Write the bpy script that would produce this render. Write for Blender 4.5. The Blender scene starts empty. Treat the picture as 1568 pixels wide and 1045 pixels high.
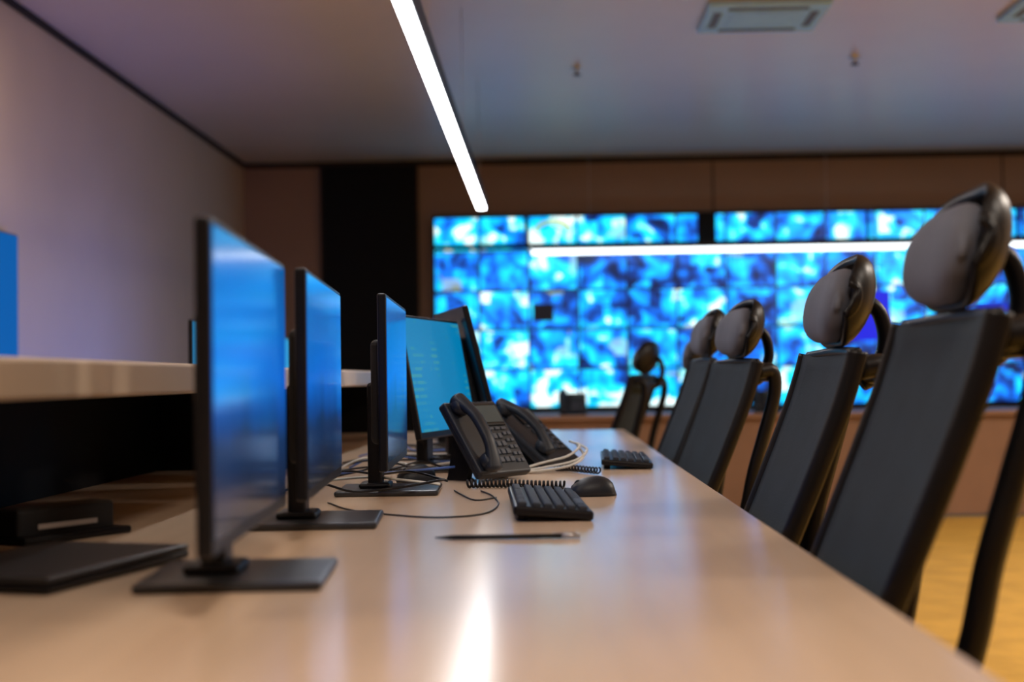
import bpy, bmesh, math, random
from mathutils import Matrix, Vector, Euler
random.seed(7)
R = math.radians
scene = bpy.context.scene
try:
    scene.view_settings.view_transform = 'Standard'
    scene.view_settings.look = 'None'
except Exception as e:
    print(e)

# ------------------------------------------------------------------ materials
def N(nt, t, **kw):
    n = nt.nodes.new(t)
    for k, v in kw.items():
        setattr(n, k, v)
    return n

def mat(name, col, rough=0.5, metal=0.0, emit=None, estr=0.0, var=0.08, vscale=12.0, bump=0.0, bscale=200.0,
        coat=0.0, ior=1.5, stretch=(1, 1, 1), spec=0.5):
    m = bpy.data.materials.new(name)
    m.use_nodes = True
    nt = m.node_tree
    b = nt.nodes['Principled BSDF']
    b.inputs['Roughness'].default_value = rough
    b.inputs['Metallic'].default_value = metal
    b.inputs['IOR'].default_value = ior
    b.inputs['Specular IOR Level'].default_value = spec
    b.inputs['Coat Weight'].default_value = coat
    b.inputs['Coat Roughness'].default_value = 0.1
    tc = N(nt, 'ShaderNodeTexCoord')
    mp = N(nt, 'ShaderNodeMapping')
    mp.inputs['Scale'].default_value = stretch
    nt.links.new(tc.outputs['Object'], mp.inputs['Vector'])
    nz = N(nt, 'ShaderNodeTexNoise')
    nz.inputs['Scale'].default_value = vscale
    nz.inputs['Detail'].default_value = 4
    nt.links.new(mp.outputs[0], nz.inputs['Vector'])
    cr = N(nt, 'ShaderNodeValToRGB')
    cr.color_ramp.elements[0].position = 0.3
    cr.color_ramp.elements[1].position = 0.7
    cr.color_ramp.elements[0].color = tuple(max(0, c * (1 - var)) for c in col) + (1,)
    cr.color_ramp.elements[1].color = tuple(min(1, c * (1 + var)) for c in col) + (1,)
    nt.links.new(nz.outputs['Fac'], cr.inputs['Fac'])
    nt.links.new(cr.outputs['Color'], b.inputs['Base Color'])
    if emit:
        b.inputs['Emission Color'].default_value = tuple(emit) + (1,)
        b.inputs['Emission Strength'].default_value = estr
    if bump > 0:
        n2 = N(nt, 'ShaderNodeTexNoise')
        n2.inputs['Scale'].default_value = bscale
        nt.links.new(tc.outputs['Object'], n2.inputs['Vector'])
        bp = N(nt, 'ShaderNodeBump')
        bp.inputs['Strength'].default_value = bump
        bp.inputs['Distance'].default_value = 0.002
        nt.links.new(n2.outputs['Fac'], bp.inputs['Height'])
        nt.links.new(bp.outputs[0], b.inputs['Normal'])
    return m

M = {}
M['desk'] = mat('desk_laminate', (0.66, 0.49, 0.355), 0.18, var=0.04, vscale=3, stretch=(8, 0.6, 1))
M['shelf'] = mat('shelf_laminate', (0.66, 0.51, 0.36), 0.4, var=0.06, vscale=3, stretch=(8, 0.6, 1))
M['darkpanel'] = mat('dark_panel', (0.004, 0.004, 0.005), 0.6, spec=.15)
M['wallL'] = mat('wall_panel_tan', (0.43, 0.33, 0.245), 0.6, var=0.04, vscale=1.5)
M['wallB'] = mat('wall_panel_brown', (0.25, 0.15, 0.095), 0.6, var=0.05, vscale=2)
M['ceil'] = mat('ceiling_paint', (0.53, 0.45, 0.395), 0.36, var=0.03, vscale=1.5, spec=.6)
M['floor'] = mat('floor_carpet', (0.62, 0.36, 0.07), 0.75, var=0.12, vscale=5, bump=0.3, spec=.2)
M['black'] = mat('black_plastic', (0.005, 0.005, 0.007), 0.38, var=0.2, spec=.25)
M['blackm'] = mat('black_plastic_matte', (0.012, 0.012, 0.014), 0.6, var=0.2, spec=.3)
M['phone'] = mat('phone_plastic', (0.014, 0.018, 0.026), 0.42, var=0.15, bump=0.1, bscale=600, spec=.3)
M['key'] = mat('key_plastic', (0.022, 0.028, 0.040), 0.45, var=0.1, spec=.4)
M['keytop'] = mat('phone_key', (0.06, 0.07, 0.09), 0.5, var=0.1, spec=.3)
M['base'] = mat('stand_base_top', (0.022, 0.023, 0.027), 0.3, var=0.1)
M['mesh'] = mat('chair_mesh_fabric', (0.024, 0.037, 0.053), 0.8, var=0.1, bump=0.8, bscale=420, spec=.25)
M['head'] = mat('headrest_fabric', (0.120, 0.130, 0.170), 0.7, var=0.06, bump=0.3, bscale=800, spec=.3)
M['metal'] = mat('brushed_metal', (0.45, 0.45, 0.47), 0.35, metal=0.9)
M['white'] = mat('white_cable', (0.55, 0.55, 0.52), 0.5)
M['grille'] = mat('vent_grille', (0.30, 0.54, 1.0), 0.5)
M['grilled'] = mat('vent_slot', (0.10, 0.10, 0.13), 0.6)
M['led'] = mat('led_diffuser', (1, 1, 1), 0.5, emit=(0.95, 0.96, 1.0), estr=24.0)
M['led2'] = mat('led_diffuser_far', (1, 1, 1), 0.5, emit=(0.85, 0.95, 1.0), estr=3.0)
M['panelled'] = mat('panel_light', (1, 1, 1), 0.5, emit=(1.0, 0.86, 0.72), estr=3.0)
M['console'] = mat('console_wood', (0.25, 0.14, 0.085), 0.5, var=0.1, vscale=3, spec=.3)
M['trim'] = mat('shadow_gap', (0.02, 0.014, 0.012), 0.7, spec=.2)
M['lcd'] = mat('phone_lcd', (0.05, 0.07, 0.08), 0.3, spec=.3)
M['bluecable'] = mat('blue_cable', (0.05, 0.12, 0.4), 0.5)

def ramp(nt, stops, interp='LINEAR'):
    cr = N(nt, 'ShaderNodeValToRGB')
    cr.color_ramp.interpolation = interp
    e = cr.color_ramp.elements
    while len(e) < len(stops):
        e.new(0.5)
    for i, (p, c) in enumerate(stops):
        e[i].position = p
        e[i].color = tuple(c) + (1,)
    return cr

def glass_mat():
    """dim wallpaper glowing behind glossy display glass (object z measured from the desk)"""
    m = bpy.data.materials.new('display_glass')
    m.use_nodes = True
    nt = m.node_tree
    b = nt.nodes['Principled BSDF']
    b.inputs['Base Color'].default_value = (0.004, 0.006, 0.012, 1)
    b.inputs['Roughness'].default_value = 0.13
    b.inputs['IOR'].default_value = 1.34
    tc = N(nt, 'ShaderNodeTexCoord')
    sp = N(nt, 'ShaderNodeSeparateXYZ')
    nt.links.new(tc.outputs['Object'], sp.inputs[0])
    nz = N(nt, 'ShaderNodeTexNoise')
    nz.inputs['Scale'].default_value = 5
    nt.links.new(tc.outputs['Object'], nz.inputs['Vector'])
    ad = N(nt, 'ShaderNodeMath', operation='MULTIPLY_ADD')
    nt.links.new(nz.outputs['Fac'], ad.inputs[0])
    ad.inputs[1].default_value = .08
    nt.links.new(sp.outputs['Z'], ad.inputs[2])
    c = ramp(nt, [(0.13, (0.006, 0.009, 0.015)), (0.22, (0.006, 0.04, 0.14)), (0.29, (0.0, 0.15, 0.76)), (0.36, (0.0, 0.15, 0.62)), (0.46, (0.0, 0.12, 0.42))])  # blue-to-dark stops paint the video wall's reflection into the emission
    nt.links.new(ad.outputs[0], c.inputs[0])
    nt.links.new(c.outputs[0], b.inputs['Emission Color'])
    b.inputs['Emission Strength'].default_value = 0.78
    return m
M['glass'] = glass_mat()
M['darkglass'] = mat('dark_display_glass', (0.004, 0.006, 0.012), 0.15, ior=1.4)

def wall_screen_mat(name, strength=1.25):
    m = bpy.data.materials.new(name)
    m.use_nodes = True
    nt = m.node_tree
    L = nt.links.new
    b = nt.nodes['Principled BSDF']
    b.inputs['Base Color'].default_value = (0.005, 0.01, 0.02, 1)
    b.inputs['Roughness'].default_value = 0.3
    tc = N(nt, 'ShaderNodeTexCoord')
    mp = N(nt, 'ShaderNodeMapping')
    mp.inputs['Location'].default_value = (.37, 0, .02)
    mp.inputs['Scale'].default_value = (1 / .45, 0, 1 / .36)
    L(tc.outputs['Object'], mp.inputs['Vector'])
    fl = N(nt, 'ShaderNodeVectorMath', operation='FLOOR')
    fr = N(nt, 'ShaderNodeVectorMath', operation='FRACTION')
    L(mp.outputs[0], fl.inputs[0])
    L(mp.outputs[0], fr.inputs[0])
    wn = N(nt, 'ShaderNodeTexWhiteNoise')
    wn.noise_dimensions = '3D'
    L(fl.outputs[0], wn.inputs['Vector'])
    sc = N(nt, 'ShaderNodeVectorMath', operation='SCALE')
    sc.inputs['Scale'].default_value = 37.0
    L(wn.outputs['Color'], sc.inputs[0])
    ad = N(nt, 'ShaderNodeVectorMath', operation='ADD')
    L(tc.outputs['Object'], ad.inputs[0])
    L(sc.outputs[0], ad.inputs[1])
    v = N(nt, 'ShaderNodeTexVoronoi')
    v.distance = 'CHEBYCHEV'
    v.inputs['Scale'].default_value = 6.0
    v.inputs['Randomness'].default_value = .8
    L(ad.outputs[0], v.inputs['Vector'])
    s2 = N(nt, 'ShaderNodeSeparateColor')
    L(v.outputs['Color'], s2.inputs[0])
    n1 = N(nt, 'ShaderNodeTexNoise')
    n1.inputs['Scale'].default_value = 6.0
    n1.inputs['Detail'].default_value = 1.0
    n1.inputs['Distortion'].default_value = .4
    L(ad.outputs[0], n1.inputs['Vector'])
    s1 = N(nt, 'ShaderNodeSeparateColor')
    L(wn.outputs['Color'], s1.inputs[0])
    a1 = N(nt, 'ShaderNodeMath', operation='MULTIPLY')
    L(s1.outputs[0], a1.inputs[0])
    a1.inputs[1].default_value = .42
    a2 = N(nt, 'ShaderNodeMath', operation='MULTIPLY_ADD')
    L(s2.outputs[0], a2.inputs[0])
    a2.inputs[1].default_value = .50
    L(a1.outputs[0], a2.inputs[2])
    a3 = N(nt, 'ShaderNodeMath', operation='MULTIPLY_ADD')
    L(n1.outputs['Fac'], a3.inputs[0])
    a3.inputs[1].default_value = 1.7
    L(a2.outputs[0], a3.inputs[2])
    a4 = N(nt, 'ShaderNodeMath', operation='SUBTRACT')
    L(a3.outputs[0], a4.inputs[0])
    a4.inputs[1].default_value = .80
    c = ramp(nt, [(0.0, (0.0, 0.01, 0.06)), (0.15, (0.0, 0.04, 0.28)), (0.32, (0.0, 0.13, 0.70)), (0.48, (0.0, 0.32, 0.95)),
                  (0.66, (0.0, 0.55, 1.0)), (0.82, (0.02, 0.74, 1.0)), (0.95, (0.80, 1.0, 1.0))])
    L(a4.outputs[0], c.inputs[0])
    w = N(nt, 'ShaderNodeMath', operation='GREATER_THAN')
    w.inputs[1].default_value = .965
    L(s2.outputs[1], w.inputs[0])
    wc = N(nt, 'ShaderNodeMath', operation='MULTIPLY')
    wc.inputs[1].default_value = .35
    L(w.outputs[0], wc.inputs[0])
    mx = N(nt, 'ShaderNodeMix', data_type='RGBA')
    L(wc.outputs[0], mx.inputs[0])
    L(c.outputs[0], mx.inputs[6])
    mx.inputs[7].default_value = (.50, .6, .18, 1)
    s3 = N(nt, 'ShaderNodeSeparateXYZ')
    L(fr.outputs[0], s3.inputs[0])
    gx = N(nt, 'ShaderNodeMath', operation='GREATER_THAN')
    L(s3.outputs['X'], gx.inputs[0])
    gx.inputs[1].default_value = .05
    gz = N(nt, 'ShaderNodeMath', operation='GREATER_THAN')
    L(s3.outputs['Z'], gz.inputs[0])
    gz.inputs[1].default_value = .06
    g = N(nt, 'ShaderNodeMath', operation='MULTIPLY')
    L(gx.outputs[0], g.inputs[0])
    L(gz.outputs[0], g.inputs[1])
    g2 = N(nt, 'ShaderNodeMath', operation='MULTIPLY_ADD')
    L(g.outputs[0], g2.inputs[0])
    g2.inputs[1].default_value = strength * .9
    g2.inputs[2].default_value = strength * .1
    L(mx.outputs[2], b.inputs['Emission Color'])
    L(g2.outputs[0], b.inputs['Emission Strength'])
    return m
M['vw'] = wall_screen_mat('video_wall_picture', 1.6)

def ui_screen_mat(name):
    m = bpy.data.materials.new(name)
    m.use_nodes = True
    nt = m.node_tree
    b = nt.nodes['Principled BSDF']
    b.inputs['Base Color'].default_value = (0.01, 0.02, 0.03, 1)
    b.inputs['Roughness'].default_value = 0.3
    b.inputs['IOR'].default_value = 1.3
    tc = N(nt, 'ShaderNodeTexCoord')
    br = N(nt, 'ShaderNodeTexBrick')
    sp = N(nt, 'ShaderNodeSeparateXYZ')
    cb = N(nt, 'ShaderNodeCombineXYZ')
    nt.links.new(tc.outputs['Object'], sp.inputs[0])
    nt.links.new(sp.outputs['Y'], cb.inputs['X'])
    nt.links.new(sp.outputs['Z'], cb.inputs['Y'])
    nt.links.new(cb.outputs[0], br.inputs['Vector'])
    br.inputs['Scale'].default_value = 1
    br.inputs['Brick Width'].default_value = .11
    br.inputs['Row Height'].default_value = .018
    br.inputs['Mortar Size'].default_value = .005
    br.inputs['Color1'].default_value = (0.04, 0.32, 0.40, 1)
    br.inputs['Color2'].default_value = (0.0, 0.23, 0.50, 1)
    br.inputs['Mortar'].default_value = (0.0, 0.23, 0.50, 1)
    n1 = N(nt, 'ShaderNodeTexNoise')
    n1.inputs['Scale'].default_value = 7
    nt.links.new(tc.outputs['Object'], n1.inputs['Vector'])
    c = ramp(nt, [(0.50, (0, 0, 0)), (0.56, (1, 1, 1))])
    nt.links.new(n1.outputs['Fac'], c.inputs[0])
    mx = N(nt, 'ShaderNodeMix', data_type='RGBA')
    nt.links.new(c.outputs[0], mx.inputs[0])
    mx.inputs[6].default_value = (0.0, 0.23, 0.50, 1)
    nt.links.new(br.outputs['Color'], mx.inputs[7])
    nt.links.new(mx.outputs[2], b.inputs['Emission Color'])
    b.inputs['Emission Strength'].default_value = 0.85
    return m
M['ui'] = ui_screen_mat('desktop_screen_cyan')
M['tv'] = mat('tv_picture', (0.005, 0.01, 0.02), 0.5, emit=(0.0, 0.095, 0.36), estr=1.0, spec=.05)
M['laptopscr'] = mat('laptop_picture', (0.01, 0.02, 0.04), 0.3, emit=(0.11, 0.22, 1.0), estr=34.0)  # strong blue emission, added to tint the left wall

# ------------------------------------------------------------------ geometry helpers
def empty(name, loc=(0, 0, 0), rot=(0, 0, 0)):
    e = bpy.data.objects.new(name, None)
    e.empty_display_size = 0.1
    e.location = loc
    e.rotation_euler = rot
    scene.collection.objects.link(e)
    return e

def finish(name, bm, m, parent=None, xf=None, smooth=False):
    if xf is not None:
        bmesh.ops.transform(bm, matrix=xf, verts=bm.verts)
    bmesh.ops.recalc_face_normals(bm, faces=bm.faces)
    me = bpy.data.meshes.new(name)
    bm.to_mesh(me)
    bm.free()
    me.materials.append(m)
    if smooth:
        for p in me.polygons:
            p.use_smooth = True
    o = bpy.data.objects.new(name, me)
    scene.collection.objects.link(o)
    if parent:
        o.parent = parent
    return o

def add_box(bm, lo, hi, bevel=0.0, seg=2, xf=None):
    tmp = bmesh.new()
    bmesh.ops.create_cube(tmp, size=1)
    s = [hi[i] - lo[i] for i in range(3)]
    c = [(hi[i] + lo[i]) / 2 for i in range(3)]
    bmesh.ops.transform(tmp, matrix=Matrix.Translation(c) @ Matrix.Diagonal((s[0], s[1], s[2], 1)), verts=tmp.verts)
    if bevel > 0:
        bmesh.ops.bevel(tmp, geom=list(tmp.edges), offset=min(bevel, min(s) * 0.49), segments=seg, affect='EDGES', profile=0.5)
    if xf is not None:
        bmesh.ops.transform(tmp, matrix=xf, verts=tmp.verts)
    me = bpy.data.meshes.new('t')
    tmp.to_mesh(me)
    tmp.free()
    bm.from_mesh(me)
    bpy.data.meshes.remove(me)

def box(name, lo, hi, m, parent=None, bevel=0.0, seg=2, xf=None):
    bm = bmesh.new()
    add_box(bm, lo, hi, bevel, seg)
    return finish(name, bm, m, parent, xf)

def smooth_pts(pts, n=6):
    if len(pts) < 3:
        return [Vector(p) for p in pts]
    P = [Vector(p) for p in pts]
    P = [P[0] * 2 - P[1]] + P + [P[-1] * 2 - P[-2]]
    out = []
    for i in range(1, len(P) - 2):
        for k in range(n):
            t = k / n
            a, b, c, d = P[i - 1], P[i], P[i + 1], P[i + 2]
            out.append(0.5 * ((2 * b) + (c - a) * t + (2 * a - 5 * b + 4 * c - d) * t * t + (-a + 3 * b - 3 * c + d) * t ** 3))
    out.append(P[-2])
    return out

def add_loft(bm, rings, cap=True):
    vr = [[bm.verts.new(p) for p in r] for r in rings]
    n = len(rings[0])
    for a, b in zip(vr[:-1], vr[1:]):
        for i in range(n):
            j = (i + 1) % n
            bm.faces.new((a[i], a[j], b[j], b[i]))
    if cap:
        bm.faces.new(vr[0][::-1])
        bm.faces.new(vr[-1])

def tube_rings(pts, rad, seg=8, sx=1.0, sy=1.0, ref=Vector((0, 1, 0))):
    rings = []
    n = len(pts)
    prev = None
    for i, p in enumerate(pts):
        t = (pts[min(i + 1, n - 1)] - pts[max(i - 1, 0)])
        if t.length < 1e-9:
            t = Vector((0, 0, 1))
        t.normalize()
        if prev is None:
            u = ref - t * ref.dot(t)
            if u.length < 1e-3:
                u = Vector((0, 0, 1)) - t * t.z
                if u.length < 1e-3:
                    u = Vector((1, 0, 0))
        else:
            u = prev - t * prev.dot(t)
        u.normalize()
        prev = u
        w = t.cross(u)
        r = rad[i] if isinstance(rad, (list, tuple)) else rad
        rings.append([p + u * (math.cos(2 * math.pi * k / seg) * r * sx) + w * (math.sin(2 * math.pi * k / seg) * r * sy) for k in range(seg)])
    return rings

def tube(name, pts, r, m, parent=None, seg=8, n=6, sx=1.0, sy=1.0, xf=None, smooth=True):
    sp = smooth_pts(pts, n)
    bm = bmesh.new()
    add_loft(bm, tube_rings(sp, r, seg, sx, sy))
    return finish(name, bm, m, parent, xf, smooth)

def cyl(name, r1, r2, z0, z1, m, parent=None, seg=24, xf=None, bevel=0.0):
    bm = bmesh.new()
    rings = []
    for r, z in ([(r1, z0), (r2, z1)] if not bevel else [(r1 - bevel, z0), (r1, z0 + bevel), (r2, z1 - bevel), (r2 - bevel, z1)]):
        rings.append([Vector((r * math.cos(2 * math.pi * k / seg), r * math.sin(2 * math.pi * k / seg), z)) for k in range(seg)])
    add_loft(bm, rings)
    return finish(name, bm, m, parent, xf, smooth=False)

# ------------------------------------------------------------------ room shell
XL, XR, YB, YF, ZC = -2.80, 6.2, 12.6, -3.0, 3.03
box('floor', (XL - .1, YF - .1, -0.1), (XR + .1, YB + .1, 0), M['floor'])
box('ceiling', (XL - .1, YF - .1, ZC), (XR + .1, YB + .1, ZC + .1), M['ceil'])
box('wall_left', (XL - .1, YF, 0), (XL, YB, ZC), M['wallL'])
box('wall_right', (XR, YF, 0), (XR + .1, YB, ZC), M['wallL'])
box('wall_back', (XL, YB, 0), (XR, YB + .1, ZC), M['wallB'])
box('wall_front', (XL, YF - .1, 0), (XR, YF, ZC), M['wallL'])
box('trim_1', (XL, YF, ZC - .035), (XL + .03, YB, ZC), M['trim'])
box('trim_2', (XL + .03, YB - .05, ZC - .045), (XR, YB, ZC), M['trim'])
box('baseboard_back', (XL, YB - .02, 0), (XR, YB, .1), M['trim'])
box('baseboard_left', (XL, YF, 0), (XL + .02, YB - .02, .1), M['trim'])
bm = bmesh.new()
for x in (-2.06 - 0.02, -1.19, 1.55, 4.2):
    add_box(bm, (x, YB - .006, .1), (x + .012, YB, ZC - .045))
finish('trim_3', bm, M['trim'])
d = empty('door_1', (-1.62, YB, 0))
box('leaf', (-.43, -.045, 0.0), (.43, -.0, ZC - .046), M['darkpanel'], d, 0.004)
box('frame_left', (-.45, -.055, 0.0), (-.43, 0, ZC - .046), M['trim'], d)
box('frame_right', (.43, -.055, 0.0), (.45, 0, ZC - .046), M['trim'], d)
tube('handle', [(.33, -.045, .95), (.33, -.085, .97), (.33, -.085, 1.2), (.33, -.045, 1.22)], .01, M['metal'], d)

# ------------------------------------------------------------------ video wall
vw = empty('video_wall', (0, YB, 0))
box('cabinet', (-1.03, -.13, .70), (5.6, -.0, 2.50), M['darkpanel'], vw, .01)
bm = bmesh.new()
xs = [-1.01, -.16, 1.42, 2.95, 4.3, 5.55]
for i in range(5):
    a, b2 = xs[i] + (.0 if i != 2 else .14), xs[i + 1] - .03
    add_box(bm, (a, -.14, 2.235), (b2, -.128, 2.475), .003)
xs = [-1.01, .34, 1.69, 3.04, 4.39, 5.55]
for i in range(5):
    for (z0, z1) in ((.74, 1.46), (1.465, 2.185)):
        add_box(bm, (xs[i], -.14, z0), (xs[i + 1] - .008, -.128, z1), .003)
finish('displays', bm, M['vw'], vw)
def tile(nm, x0, x1, z0, z1, col, s=1.0):
    box(nm, (x0, -.1425, z0), (x1, -.1401, z1), mat(nm + '_mat', (.005, .005, .01), .4, emit=col, estr=s), vw)
tile('window_dark', -.12, .07, 1.52, 1.68, (0, .003, .01), .5)
tile('window_blue', 2.72, 3.12, 1.30, 1.75, (0.0, .01, .85), .9)
tile('window_blue_b', 3.9, 4.3, 1.52, 1.62, (0.0, .03, .7), .9)
tile('window_pink', 3.92, 4.03, 1.84, 1.98, (.75, .10, .35), .8)
bm = bmesh.new()
pts = [Vector((.07 + .15 * math.cos(t), -.143, 2.34 + .09 * math.sin(t))) for t in [math.pi * i / 24 for i in range(25)]]
add_loft(bm, tube_rings(pts, .018, 6))
finish('window_ring', bm, mat('ring_mat', (.01, .01, .01), .4, emit=(.5, .6, .03), estr=.9), vw)

# ------------------------------------------------------------------ console row in front of the video wall
cs = empty('control_console', (0, 9.5, 0))
box('top', (-.9, 0, .70), (5.9, .85, .735), M['console'], cs, .006)
box('front_panel', (-.86, .05, .02), (5.86, .09, .70), M['console'], cs)
box('end_left', (-.86, .09, 0), (-.82, .82, .70), M['console'], cs)
box('end_right', (5.82, .09, 0), (5.86, .82, .70), M['console'], cs)

# ------------------------------------------------------------------ desk with raised back shelf
DX = .365
dk = empty('control_room_desk', (0, 0, 0))
box('top', (-1.15, -.8, .715), (DX, 6.55, .75), M['desk'], dk, .004)
for i, y in enumerate((-.76, 6.45)):
    box('side_%d' % i, (-1.12, y, 0), (-.15, y + .04, .715), M['darkpanel'], dk)
box('modesty', (-.55, -.72, .15), (-.53, 6.45, .715), M['darkpanel'], dk)
hs = empty('raised_desk_shelf', (0, 0, 0))
box('shelf', (-1.30, -.8, .981), (-.66, 6.55, 1.036), M['shelf'], hs, .006)
box('riser_back', (-1.15, -.78, .7505), (-1.12, 6.53, .981), M['darkpanel'], hs)
for i, y in enumerate((-.78, 3.9, 6.49)):
    box('riser_post_%d' % i, (-1.12, y, .7505), (-.70, y + .04, .981), M['darkpanel'], hs)
for i in range(3):
    tube('hanging_lead_%d' % i, [(-1.05, 1.5 + i * .2, .96), (-.95, 1.55 + i * .2, .86), (-.92, 1.75 + i * .2, .80), (-.98, 2.2 + i * .15, .757)], .004, M['bluecable' if i == 0 else 'blackm'], hs, 8)
dk2 = empty('opposite_desk', (0, 0, 0))
box('top', (-1.95, -.8, .715), (-1.16, 8.9, .75), M['desk'], dk2, .004)
for i, y in enumerate((-.7, 2.9, 6.0, 8.8)):
    box('leg_%d' % i, (-1.9, y, 0), (-1.2, y + .04, .715), M['darkpanel'], dk2)
for y in (4.3, 6.15, 6.75, 8.1, 8.6):
    lp = empty('laptop', (-1.50, y, .7505))  # made-up laptops, hidden behind the shelf, added to wash the left wall blue
    box('base', (-.24, -.17, 0), (0, .17, .018), M['blackm'], lp, .004)
    xf = Matrix.Translation((-.0, 0, .018)) @ Matrix.Rotation(R(8), 4, 'Y')
    box('lid', (0, -.17, 0), (.008, .17, .23), M['blackm'], lp, .003, xf=xf)
    box('screen', (-.001, -.16, .012), (.0, .16, .22), M['laptopscr'], lp, xf=xf)

# ------------------------------------------------------------------ monitors
def monitor(x, y, yaw=0.0, tilt=0.0, w=.61, z0=.065, z1=.426, scr='glass', z=.7502, t=.018, base=.225):
    e = empty('computer_monitor', (x, y, z), (0, 0, R(yaw)))
    pv = Vector((-.02, 0, (z0 + z1) / 2))
    xf = Matrix.Translation(pv) @ Matrix.Rotation(R(-tilt), 4, 'Y') @ Matrix.Translation(-pv)
    h = w / 2
    box('shell', (-t, -h, z0), (0, h, z1), M['black'], e, .004, xf=xf)
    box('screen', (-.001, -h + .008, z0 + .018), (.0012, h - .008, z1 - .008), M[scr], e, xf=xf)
    box('back_housing', (-t - .026, -h * .60, z0 + .05), (-t, h * .60, z1 - .09), M['blackm'], e, .012, 3, xf=xf)
    bm = bmesh.new()
    add_box(bm, (-.066, -.032, .010), (-.034, .032, (z0 + z1) / 2), .008, 3)
    finish('column', bm, M['black'], e)
    box('base_plate', (-.132, -base / 2, 0), (base - .132, base / 2, .012), M['base'], e, .005, 3)
    box('base_collar', (-.085, -.045, .011), (-.015, .045, .024), M['black'], e, .006)
    return e

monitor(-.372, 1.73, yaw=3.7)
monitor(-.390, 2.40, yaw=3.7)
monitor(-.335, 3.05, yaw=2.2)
monitor(-.292, 3.76, yaw=-13, tilt=10, w=.52, z0=.09, z1=.42, scr='ui', base=.2)
monitor(-.245, 4.18, yaw=14, tilt=14, w=.50, z0=.12, z1=.465, scr='darkglass', base=.2)
monitor(-.33, 4.95, yaw=-6, tilt=4, w=.55, scr='ui')
monitor(-.33, 5.70, yaw=-6, tilt=4, w=.55, scr='ui')
monitor(-1.33, 5.36, yaw=0, w=.52, z0=.10, z1=.49, scr='ui', base=.2)
monitor(-1.42, 7.45, yaw=0, w=.52, z0=.10, z1=.49, scr='ui', base=.2)

# ------------------------------------------------------------------ desk phones
def phone(x, y, yaw, tilt, s=1.0, z=.7502):
    e = empty('desk_phone', (x, y, z), (0, 0, R(yaw)))
    L, W, T = .215 * s, .195 * s, .026
    hgt = L * math.sin(R(tilt)) + .019
    xf = Matrix.Translation((-L / 2 * math.cos(R(tilt)), 0, hgt)) @ Matrix.Rotation(R(tilt), 4, 'Y')
    box('body', (0, -W / 2, -T), (L, W / 2, 0), M['phone'], e, .007, 3, xf=xf)
    box('handset_well', (.004, -W / 2 - .004, -.012), (L - .004, -W / 2 + .064, .004), M['phone'], e, .006, 3, xf=xf)
    box('display_frame', (.012, -.018, -.002), (.078, W / 2 - .012, .006), M['black'], e, .003, xf=xf)
    box('display', (.020, -.010, .004), (.070, W / 2 - .020, .0072), M['lcd'], e, xf=xf)
    bm = bmesh.new()
    for r in range(4):
        for c in range(3):
            u, v = .102 + r * .023, -.008 + c * .020
            add_box(bm, (u, v, -.001), (u + .015, v + .015, .006), .002)
    for r in range(5):
        for c in range(2):
            u, v = .098 + r * .020, .056 + c * .017
            add_box(bm, (u, v, -.001), (u + .010, v + .012, .005), .002)
    for c in range(4):
        add_box(bm, (.083, -.012 + c * .024, -.001), (.091, .006 + c * .024, .005), .002)
    finish('keys', bm, M['keytop'], e, xf)
    v0 = -W / 2 + .030
    pts = smooth_pts([(.002, v0, .016), (.03, v0, .030), (.07, v0, .044), (.11, v0, .047), (.15, v0, .044), (.188, v0, .030), (.214, v0, .016)], 5)
    n = len(pts)
    rad = []
    for i in range(n):
        t = abs(i / (n - 1) - .5) * 2
        rad.append(.0155 + .009 * max(0, (t - .45) / .55) ** 1.0 - (.010 if i in (0, n - 1) else 0))
    bm = bmesh.new()
    add_loft(bm, tube_rings(pts, rad, 14, 1.15, .8))
    finish('handset', bm, M['phone'], e, xf, True)
    for k, u in (('ear', .026), ('mouth', .190)):
        bm = bmesh.new()
        rings = []
        for r, zz in ((.020, .004), (.026, .012), (.026, .024), (.020, .034)):
            rings.append([Vector((u + r * math.cos(a), v0 + r * math.sin(a) * 1.05, zz)) for a in [2 * math.pi * i / 20 for i in range(20)]])
        add_loft(bm, rings)
        finish('handset_' + k, bm, M['phone'], e, xf, True)
    c, sn = math.cos(R(tilt)), math.sin(R(tilt))
    topx, topz = -L / 2 * c + .03 * c, hgt - .03 * sn - T
    for k, yy in enumerate((-.07, .055)):
        bm = bmesh.new()
        prof = [(topx, topz), (topx + .09 * c, topz - .09 * sn), (topx + .035, 0.008), (topx + .05, 0), (topx - .035, 0), (topx - .03, .012)]
        vs0 = [bm.verts.new((p[0], yy, p[1])) for p in prof]
        vs1 = [bm.verts.new((p[0], yy + .016, p[1])) for p in prof]
        bm.faces.new(vs0)
        bm.faces.new(vs1[::-1])
        for i in range(6):
            j = (i + 1) % 6
            bm.faces.new((vs0[i], vs0[j], vs1[j], vs1[i]))
        finish('stand_%d' % k, bm, M['black'], e)
    return e
phone(-.148, 3.40, -38, 55)
phone(-.035, 3.88, -28, 40, 1.08)
phone(.18, 9.75, -90, 40, z=.7352)
phone(1.55, 9.75, -90, 40, z=.7352)

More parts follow.
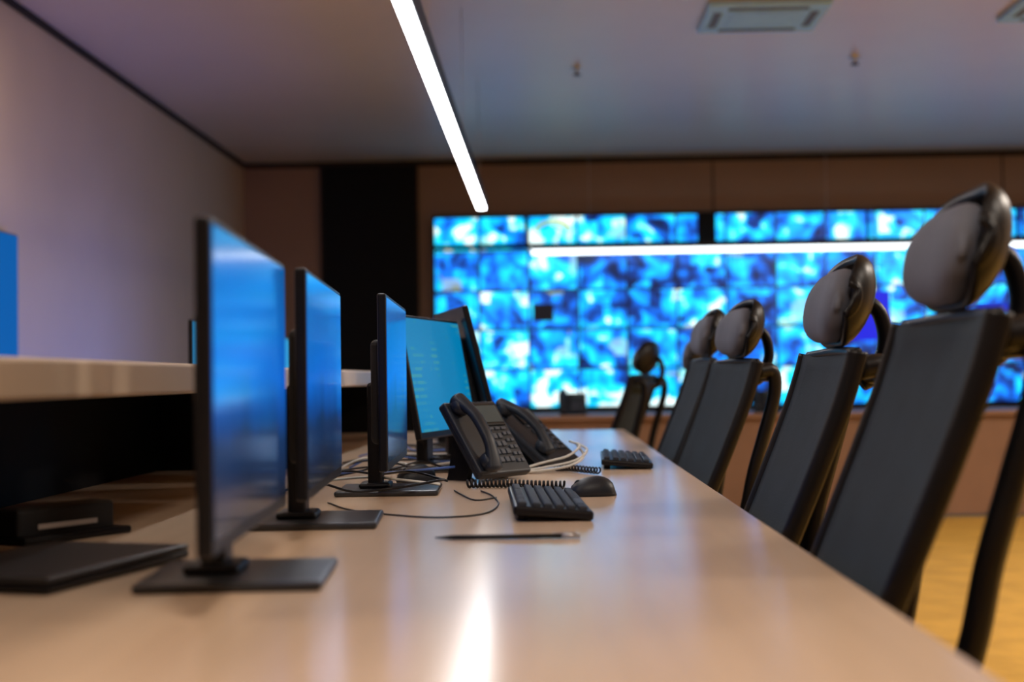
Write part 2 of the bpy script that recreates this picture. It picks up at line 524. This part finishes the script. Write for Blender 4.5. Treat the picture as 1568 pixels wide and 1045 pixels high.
def coil(nm, p0, p1, turns, R0, r):
    p0, p1 = Vector(p0), Vector(p1)
    ax = (p1 - p0)
    L = ax.length
    ax.normalize()
    u = Vector((0, 0, 1))
    w = ax.cross(u)
    pts = []
    k = turns * 10
    for i in range(k + 1):
        t = i / k
        a = 2 * math.pi * turns * t
        sag = Vector((0, .02 * math.sin(t * 5), 0))
        pts.append(p0 + ax * L * t + sag + u * (math.cos(a) * R0) + w * (math.sin(a) * R0))
    bm = bmesh.new()
    add_loft(bm, tube_rings(pts, r, 6))
    return finish(nm, bm, M['black'], None, None, True)
coil('coiled_phone_cord', (-.185, 3.12, .7612), (.035, 3.07, .7612), 24, .0078, .0030)
coil('coiled_phone_cord', (.02, 3.66, .7607), (.13, 3.54, .7607), 14, .0075, .0024)

# ------------------------------------------------------------------ keyboards
def keyboard(x, y, yaw):
    e = empty('computer_keyboard', (x, y, .7502), (0, 0, R(yaw)))
    tilt = Matrix.Translation((0, 0, .007)) @ Matrix.Rotation(R(5), 4, 'Y')
    box('case', (-.07, -.22, 0), (.07, .22, .016), M['black'], e, .005, 3, xf=tilt)
    bm = bmesh.new()
    x0 = -.063
    for r in range(6):
        xa = x0 + r * .0205 + (.004 if r > 0 else 0)
        y0 = -.213
        k = 0
        while y0 < .205:
            wdt = .0185
            if r == 5 and k == 3:
                wdt = .11
            if k in (4, 8) and r == 0:
                y0 += .006
            if 0.075 < y0 < .085 or .145 < y0 < .150:
                y0 += .006
            if y0 + wdt > .214:
                break
            add_box(bm, (xa, y0, .013), (xa + .0155, y0 + wdt - .0036, .0235), .0022, 1)
            y0 += wdt + .0003
            k += 1
    finish('keys', bm, M['key'], e, tilt)
    for i, yy in enumerate((-.18, .17)):
        box('foot_%d' % i, (-.062, yy, 0), (-.045, yy + .02, .014), M['black'], e, .002)
    return e
keyboard(-.004, 2.60, 3)
keyboard(.220, 3.92, -2)

# ------------------------------------------------------------------ mice
def mouse(x, y, yaw):
    e = empty('computer_mouse', (x, y, .7502), (0, 0, R(yaw)))
    rings = []
    n = 12
    for i in range(n + 1):
        t = -1 + 2 * i / n
        wd = .031 * (max(0.0, 1 - abs(t) ** 2.6)) ** .5 + .002
        hh = .038 * (max(0.0, 1 - abs(t) ** 2.4)) ** .55 * (1.0 + .14 * t) + .003
        ring = []
        for k in range(17):
            a = math.pi * k / 16
            ring.append(Vector((.052 * t, wd * math.cos(a), hh * math.sin(a) ** .75 if math.sin(a) > 0 else 0)))
        rings.append(ring)
    bm = bmesh.new()
    add_loft(bm, rings)
    finish('body', bm, M['phone'], e, None, True)
    cyl('wheel', .008, .008, -.003, .003, M['key'], e, 16, xf=Matrix.Translation((-.030, 0, .026)) @ Matrix.Rotation(R(90), 4, 'X'))
    return e
mo = mouse(.092, 2.90, 8)
mouse(-.325, 3.36, 25)

pn = empty('pen', (-.066, 2.13, .7545), (0, 0, R(2)))
tube('barrel', [(-.085, 0, 0), (.085, 0, 0)], .0038, M['blackm'], pn, 10)
tube('grip', [(-.112, 0, 0), (-.085, 0, 0)], [.001, .0038], M['black'], pn, 10)
tube('cap', [(.085, 0, 0), (.114, 0, 0)], [.0040, .0034], M['metal'], pn, 10)
box('clip', (.07, -.001, .0036), (.108, .001, .005), M['metal'], pn)

# ------------------------------------------------------------------ cables
def cable(pts, r=.0022, m='black'):
    return tube('cable', [(p[0], p[1], .7505 + r + (p[2] if len(p) > 2 else 0)) for p in pts], r, M[m], None, 6, 6)
cable([(-.45, 2.78), (-.38, 2.62), (-.27, 2.50), (-.19, 2.46), (-.12, 2.52), (-.10, 2.70), (-.12, 2.90), (-.15, 3.03)], .0018)
cable([(-.21, 3.05), (-.19, 2.95), (-.15, 2.80), (-.11, 2.86)], .0018)
cable([(.038, 2.90), (-.01, 2.98), (-.05, 3.18), (-.10, 3.23)], .0018)
random.seed(3)
for i in range(16):
    y = 2.95 + i * .115
    c = ('black', 'white', 'black', 'bluecable', 'black')[i % 5]
    p = [(-.60 + random.uniform(-.04, .04), y, .0)]
    for k in range(4):
        p.append((-.50 + k * .085 + random.uniform(-.02, .02), y + random.uniform(-.10, .12), .014 + random.random() * .02))
    cable(p, .0030, c)
cable([(-.10, 3.58), (-.02, 3.64, .02), (.05, 3.68, .035), (.085, 3.72, .06), (.06, 3.80, .07)], .0036, 'white')
cable([(-.11, 3.56), (-.01, 3.62, .01), (.07, 3.65, .025), (.105, 3.70, .05), (.08, 3.80, .065)], .0036, 'white')
cable([(-.12, 3.55), (-.01, 3.60, .004), (.06, 3.62, .015), (.095, 3.68, .035), (.08, 3.78, .06)], .0036, 'white')

lt = empty('closed_laptop', (-.66, 1.80, .7505), (0, 0, R(-14)))
box('base', (-.11, -.17, .002), (.11, .17, .014), M['black'], lt, .004)
box('lid', (-.11, -.17, .0145), (.11, .17, .021), M['base'], lt, .003)
for i, (a, b2) in enumerate(((-.09, -.15), (.08, -.15), (-.09, .14), (.08, .14))):
    box('foot_%d' % i, (a, b2, 0), (a + .01, b2 + .01, .002), M['blackm'], lt)
dc = empty('docking_station', (-.80, 2.22, .7505), (0, 0, R(-30)))
box('body', (-.035, -.10, 0), (.02, .10, .055), M['blackm'], dc, .008, 3)
box('port_strip', (.0195, -.06, .02), (.0215, .06, .028), M['metal'], dc)
box('cradle', (-.06, -.11, 0), (.05, .11, .012), M['black'], dc, .004)

# ------------------------------------------------------------------ chairs
def chair(x, y, yaw=0.0, dz=0.0):
    """faces -X; origin on the floor under the seat; dz = gas-lift height"""
    ox = .17
    e = empty('office_chair', (x, y, 0), (0, 0, R(yaw)))
    def X(v):
        return v - ox
    bm = bmesh.new()
    prof = [(.335, .47), (.355, .54), (.385, .62), (.425, .71), (.463, .80), (.500, .89), (.535, .98), (.556, 1.045), (.564, 1.075)]
    rings = []
    hws = []
    for i, (px, pz) in enumerate(prof):
        t = i / (len(prof) - 1)
        hw = .200 + .030 * math.sin(min(1, t * 1.3) * math.pi / 2)
        hws.append(hw)
        if i == len(prof) - 1:
            hw -= .010
        ring = []
        K = 10
        for k in range(K + 1):
            v = -1 + 2 * k / K
            ring.append(Vector((X(px) - .018 * v * v + .006, hw * v, pz)))
        for k in range(K, -1, -1):
            v = -1 + 2 * k / K
            ring.append(Vector((X(px) - .018 * v * v + .020, hw * v, pz)))
        rings.append(ring)
    add_loft(bm, rings)
    finish('backrest_mesh', bm, M['mesh'], e, None, True)
    pl = [(X(px) + .008, -hws[i], pz) for i, (px, pz) in enumerate(prof)]
    for nm, sgn in (('frame_a', 1), ('frame_b', -1)):
        tube(nm, [(p[0] - .010, p[1] * sgn, p[2]) for p in pl], .018, M['black'], e, 8, 4, 0.5, 1.0)
    tube('frame_top', [(pl[-1][0] - .008, -.22, 1.073), (X(.564) + .010, 0, 1.078), (pl[-1][0] - .008, .22, 1.073)], .009, M['black'], e)
    tube('frame_bottom', [(pl[0][0], -.195, .475), (X(.335) + .024, 0, .47), (pl[0][0], .195, .475)], .014, M['black'], e)
    for nm, sgn in (('strut_a', 1), ('strut_b', -1)):
        tube(nm, [(X(.568), .21 * sgn, 1.045), (X(.615), .195 * sgn, 1.045), (X(.622), .185 * sgn, .98), (X(.592), .18 * sgn, .87), (X(.560), .175 * sgn, .76),
                  (X(.535), .165 * sgn, .64), (X(.49), .13 * sgn, .50), (X(.40), .08 * sgn, .42), (X(.26), .05 * sgn, .405)],
             .016, M['black'], e, 8, 5, 1.0, 1.3)
    tube('strut_bridge', [(X(.615), -.19, 1.03), (X(.63), 0, 1.03), (X(.615), .19, 1.03)], .014, M['black'], e)
    bm = bmesh.new()
    rings = []
    K = 24
    for k in range(K + 1):
        v = -math.cos(math.pi * k / K)
        sc = max(0.03, (1 - abs(v) ** 3.0)) ** .45
        yy = .126 * v
        cx, cz = X(.572) - .022 * v * v, 1.163
        ring = []
        for j in range(24):
            a = 2 * math.pi * j / 24
            dx = .034 * math.copysign(abs(math.cos(a)) ** .85, math.cos(a)) * sc
            dzz = .070 * math.copysign(abs(math.sin(a)) ** .8, math.sin(a)) * sc
            ring.append(Vector((cx + dx + .20 * dzz, yy, cz + dzz)))
        rings.append(ring)
    add_loft(bm, rings)
    finish('headrest_cushion', bm, M['head'], e, None, True)
    bm = bmesh.new()
    rings = []
    for k in range(K + 1):
        v = -math.cos(math.pi * k / K)
        sc = max(0.05, (1 - abs(v) ** 3.2)) ** .4
        cx, cz = X(.584) - .022 * v * v, 1.170
        ring = []
        arc = [R(-78 + 166 * j / 14) for j in range(15)]
        for a in arc:
            ring.append(Vector((cx + .034 * math.cos(a) * sc + .020 * math.sin(a) * sc, .134 * v, cz + .074 * math.sin(a) * sc)))
        for a in reversed(arc):
            ring.append(Vector((cx + .018 * math.cos(a) + .036 * math.cos(a) * sc + .022 * math.sin(a) * sc, .138 * v, cz + (.076 * sc + .013) * math.sin(a))))
        rings.append(ring)
    add_loft(bm, rings)
    finish('headrest_shell', bm, M['black'], e, None, True)
    tube('headrest_post', [(X(.622), 0, 1.18), (X(.655), 0, 1.15), (X(.665), 0, 1.09), (X(.640), 0, 1.03), (X(.62), 0, 1.015)], .017, M['black'], e, 10, 6, 1.4, .8)
    bm = bmesh.new()
    add_box(bm, (X(-.09), -.24, .435), (X(.36), .24, .505), .033, 4)
    finish('seat_cushion', bm, M['mesh'], e, None, True)
    box('seat_pan', (X(-.06), -.21, .415), (X(.34), .21, .440), M['black'], e, .01)
    box('mechanism', (X(.07), -.07, .375), (X(.30), .07, .418), M['black'], e, .012)
    for nm, sgn in (('arm_a', 1), ('arm_b', -1)):
        tube(nm, [(X(.16), .18 * sgn, .415), (X(.17), .27 * sgn, .42), (X(.19), .285 * sgn, .50), (X(.19), .285 * sgn, .655)], .018, M['black'], e, 8, 5, .8, 1.2)
        box(nm + '_pad', (X(.07), .285 * sgn - .035, .65), (X(.31), .285 * sgn + .035, .678), M['blackm'], e, .012, 3)
    for c in e.children:
        c.location.z += dz
    cyl('gas_column', .028, .028, .10, .38 + dz, M['black'], e)
    cyl('base_hub', .05, .04, .065, .125, M['black'], e)
    for k in range(5):
        a = 2 * math.pi * k / 5 + .3
        ca, sa = math.cos(a), math.sin(a)
        tube('base_leg_%d' % k, [(.03 * ca, .03 * sa, .10), (.16 * ca, .16 * sa, .092), (.29 * ca, .29 * sa, .072)], [.024] * 6 + [.02] * 6 + [.016], M['black'], e, 8)
        xf = Matrix.Translation((.29 * ca, .29 * sa, .028)) @ Matrix.Rotation(a, 4, 'Z') @ Matrix.Rotation(R(90), 4, 'X')
        cyl('caster_%d' % k, .028, .028, -.022, .022, M['blackm'], e, 18, xf=xf, bevel=.004)
        cyl('caster_stem_%d' % k, .008, .008, .04, .075, M['metal'], e, 10, xf=Matrix.Translation((.29 * ca, .29 * sa, 0)))
    return e
chair(.165, 1.92, 0)
chair(.145, 2.60, 0, -.035)
chair(.165, 3.98, 8, -.035)
chair(.165, 4.85, 3, -.02)
chair(.24, 6.10, -6, -.07)
chair(.14, 7.35, -20, -.07)

# ------------------------------------------------------------------ lights: pendants
pl = empty('linear_pendant_light', (-.44, 0, 2.19))
box('housing', (-.028, 2.3, .006), (.034, 9.5, .085), M['black'], pl, .003)
box('diffuser', (-.027, 2.305, -.004), (.027, 9.495, .0065), M['led'], pl)
for i, y in enumerate((2.8, 5.2, 7.4, 9.2)):
    tube('suspension_%d' % i, [(0, y, .085), (0, y, ZC - 2.19)], .002, M['metal'], pl, 6)
p2 = empty('linear_pendant_light', (0, 12.15, 2.125))
box('housing', (-.12, -.03, .018), (5.2, .03, .075), M['black'], p2, .003)
box('diffuser', (-.12, -.034, -.022), (5.2, .028, .019), M['led2'], p2)
for i, x in enumerate((.4, 2.5, 4.8)):
    tube('suspension_%d' % i, [(x, 0, .075), (x, 0, ZC - 2.125)], .002, M['metal'], p2, 6)

def area(nm, loc, rot, sx, sy, power, col, parent=None):
    l = bpy.data.lights.new(nm, 'AREA')
    l.shape = 'RECTANGLE'
    l.size, l.size_y = sx, sy
    l.energy = power
    l.color = col
    o = bpy.data.objects.new(nm, l)
    o.location = loc
    o.rotation_euler = rot
    scene.collection.objects.link(o)
    if parent:
        o.parent = parent
    return o
for (x, y, pw, col) in ((-1.9, 1.2, 14, (1.0, .80, .60)), (.3, .4, 34, (1.0, .86, .72)), (3.2, 1.5, 50, (1.0, .88, .76)),
                   (3.9, 4.2, 120, (1.0, .88, .76)), (5.0, 6.6, 90, (1.0, .90, .80)), (-2.2, 5.9, 18, (1.0, .76, .52))):
    r = empty('recessed_ceiling_light', (x, y, ZC))  # unseen panels added above the view to brighten desk, left wall and floor
    box('frame', (-.31, -.31, -.012), (.31, .31, 0), M['metal'], r, .003)
    box('diffuser', (-.29, -.29, -.016), (.29, .29, -.011), M['panelled'], r)
    area('lamp', (0, 0, -.03), (0, 0, 0), .56, .56, pw, col, r)

# ------------------------------------------------------------------ ceiling fittings
for (x, y) in ((1.24, 7.66), (2.94, 7.55)):
    c = empty('ceiling_air_conditioner', (x, y, ZC))
    box('panel', (-.335, -.30, -.03), (.335, .30, 0), M['grille'], c, .01)
    box('intake', (-.19, -.16, -.036), (.19, .16, -.029), M['grille'], c, .003)
    bm = bmesh.new()
    add_box(bm, (-.22, .20, -.033), (.22, .25, -.029))
    add_box(bm, (-.22, -.25, -.033), (.22, -.20, -.029))
    add_box(bm, (-.29, -.16, -.033), (-.245, .16, -.029))
    add_box(bm, (.245, -.16, -.033), (.29, .16, -.029))
    finish('slots', bm, M['grilled'], c)
for (x, y) in ((.225, 8.9), (2.0, 8.75)):
    c = empty('fire_sprinkler', (x, y, ZC))
    cyl('rose', .03, .04, -.012, 0, M['metal'], c)
    cyl('pipe', .012, .012, -.04, -.01, M['metal'], c)
    cyl('deflector', .026, .026, -.050, -.044, M['trim'], c)

# ------------------------------------------------------------------ TV on left wall
tv = empty('wall_mounted_tv', (XL, 6.37, 1.42))
box('bracket', (0, -.2, -.15), (.04, .2, .15), M['black'], tv)
box('shell', (.03, -.62, -.36), (.07, .62, .36), M['black'], tv, .006)
box('screen', (.069, -.612, -.352), (.072, .612, .352), M['tv'], tv)

w = bpy.data.worlds.new('world')
scene.world = w
w.use_nodes = True
w.node_tree.nodes['Background'].inputs[0].default_value = (.05, .05, .06, 1)
w.node_tree.nodes['Background'].inputs[1].default_value = .3

# ------------------------------------------------------------------ camera
cam = bpy.data.cameras.new('camera')
cam.lens = 48
cam.sensor_width = 36
cam.dof.use_dof = True
cam.dof.focus_distance = 3.0
cam.dof.aperture_fstop = 2.3
co = bpy.data.objects.new('camera', cam)
scene.collection.objects.link(co)
co.location = (0, 0, 1.0)
rot = Matrix.Rotation(R(1.45), 4, 'Z') @ Matrix.Rotation(R(90 + 1.58), 4, 'X') @ Matrix.Rotation(R(-.8), 4, 'Z')
co.rotation_euler = rot.to_euler()
scene.camera = co
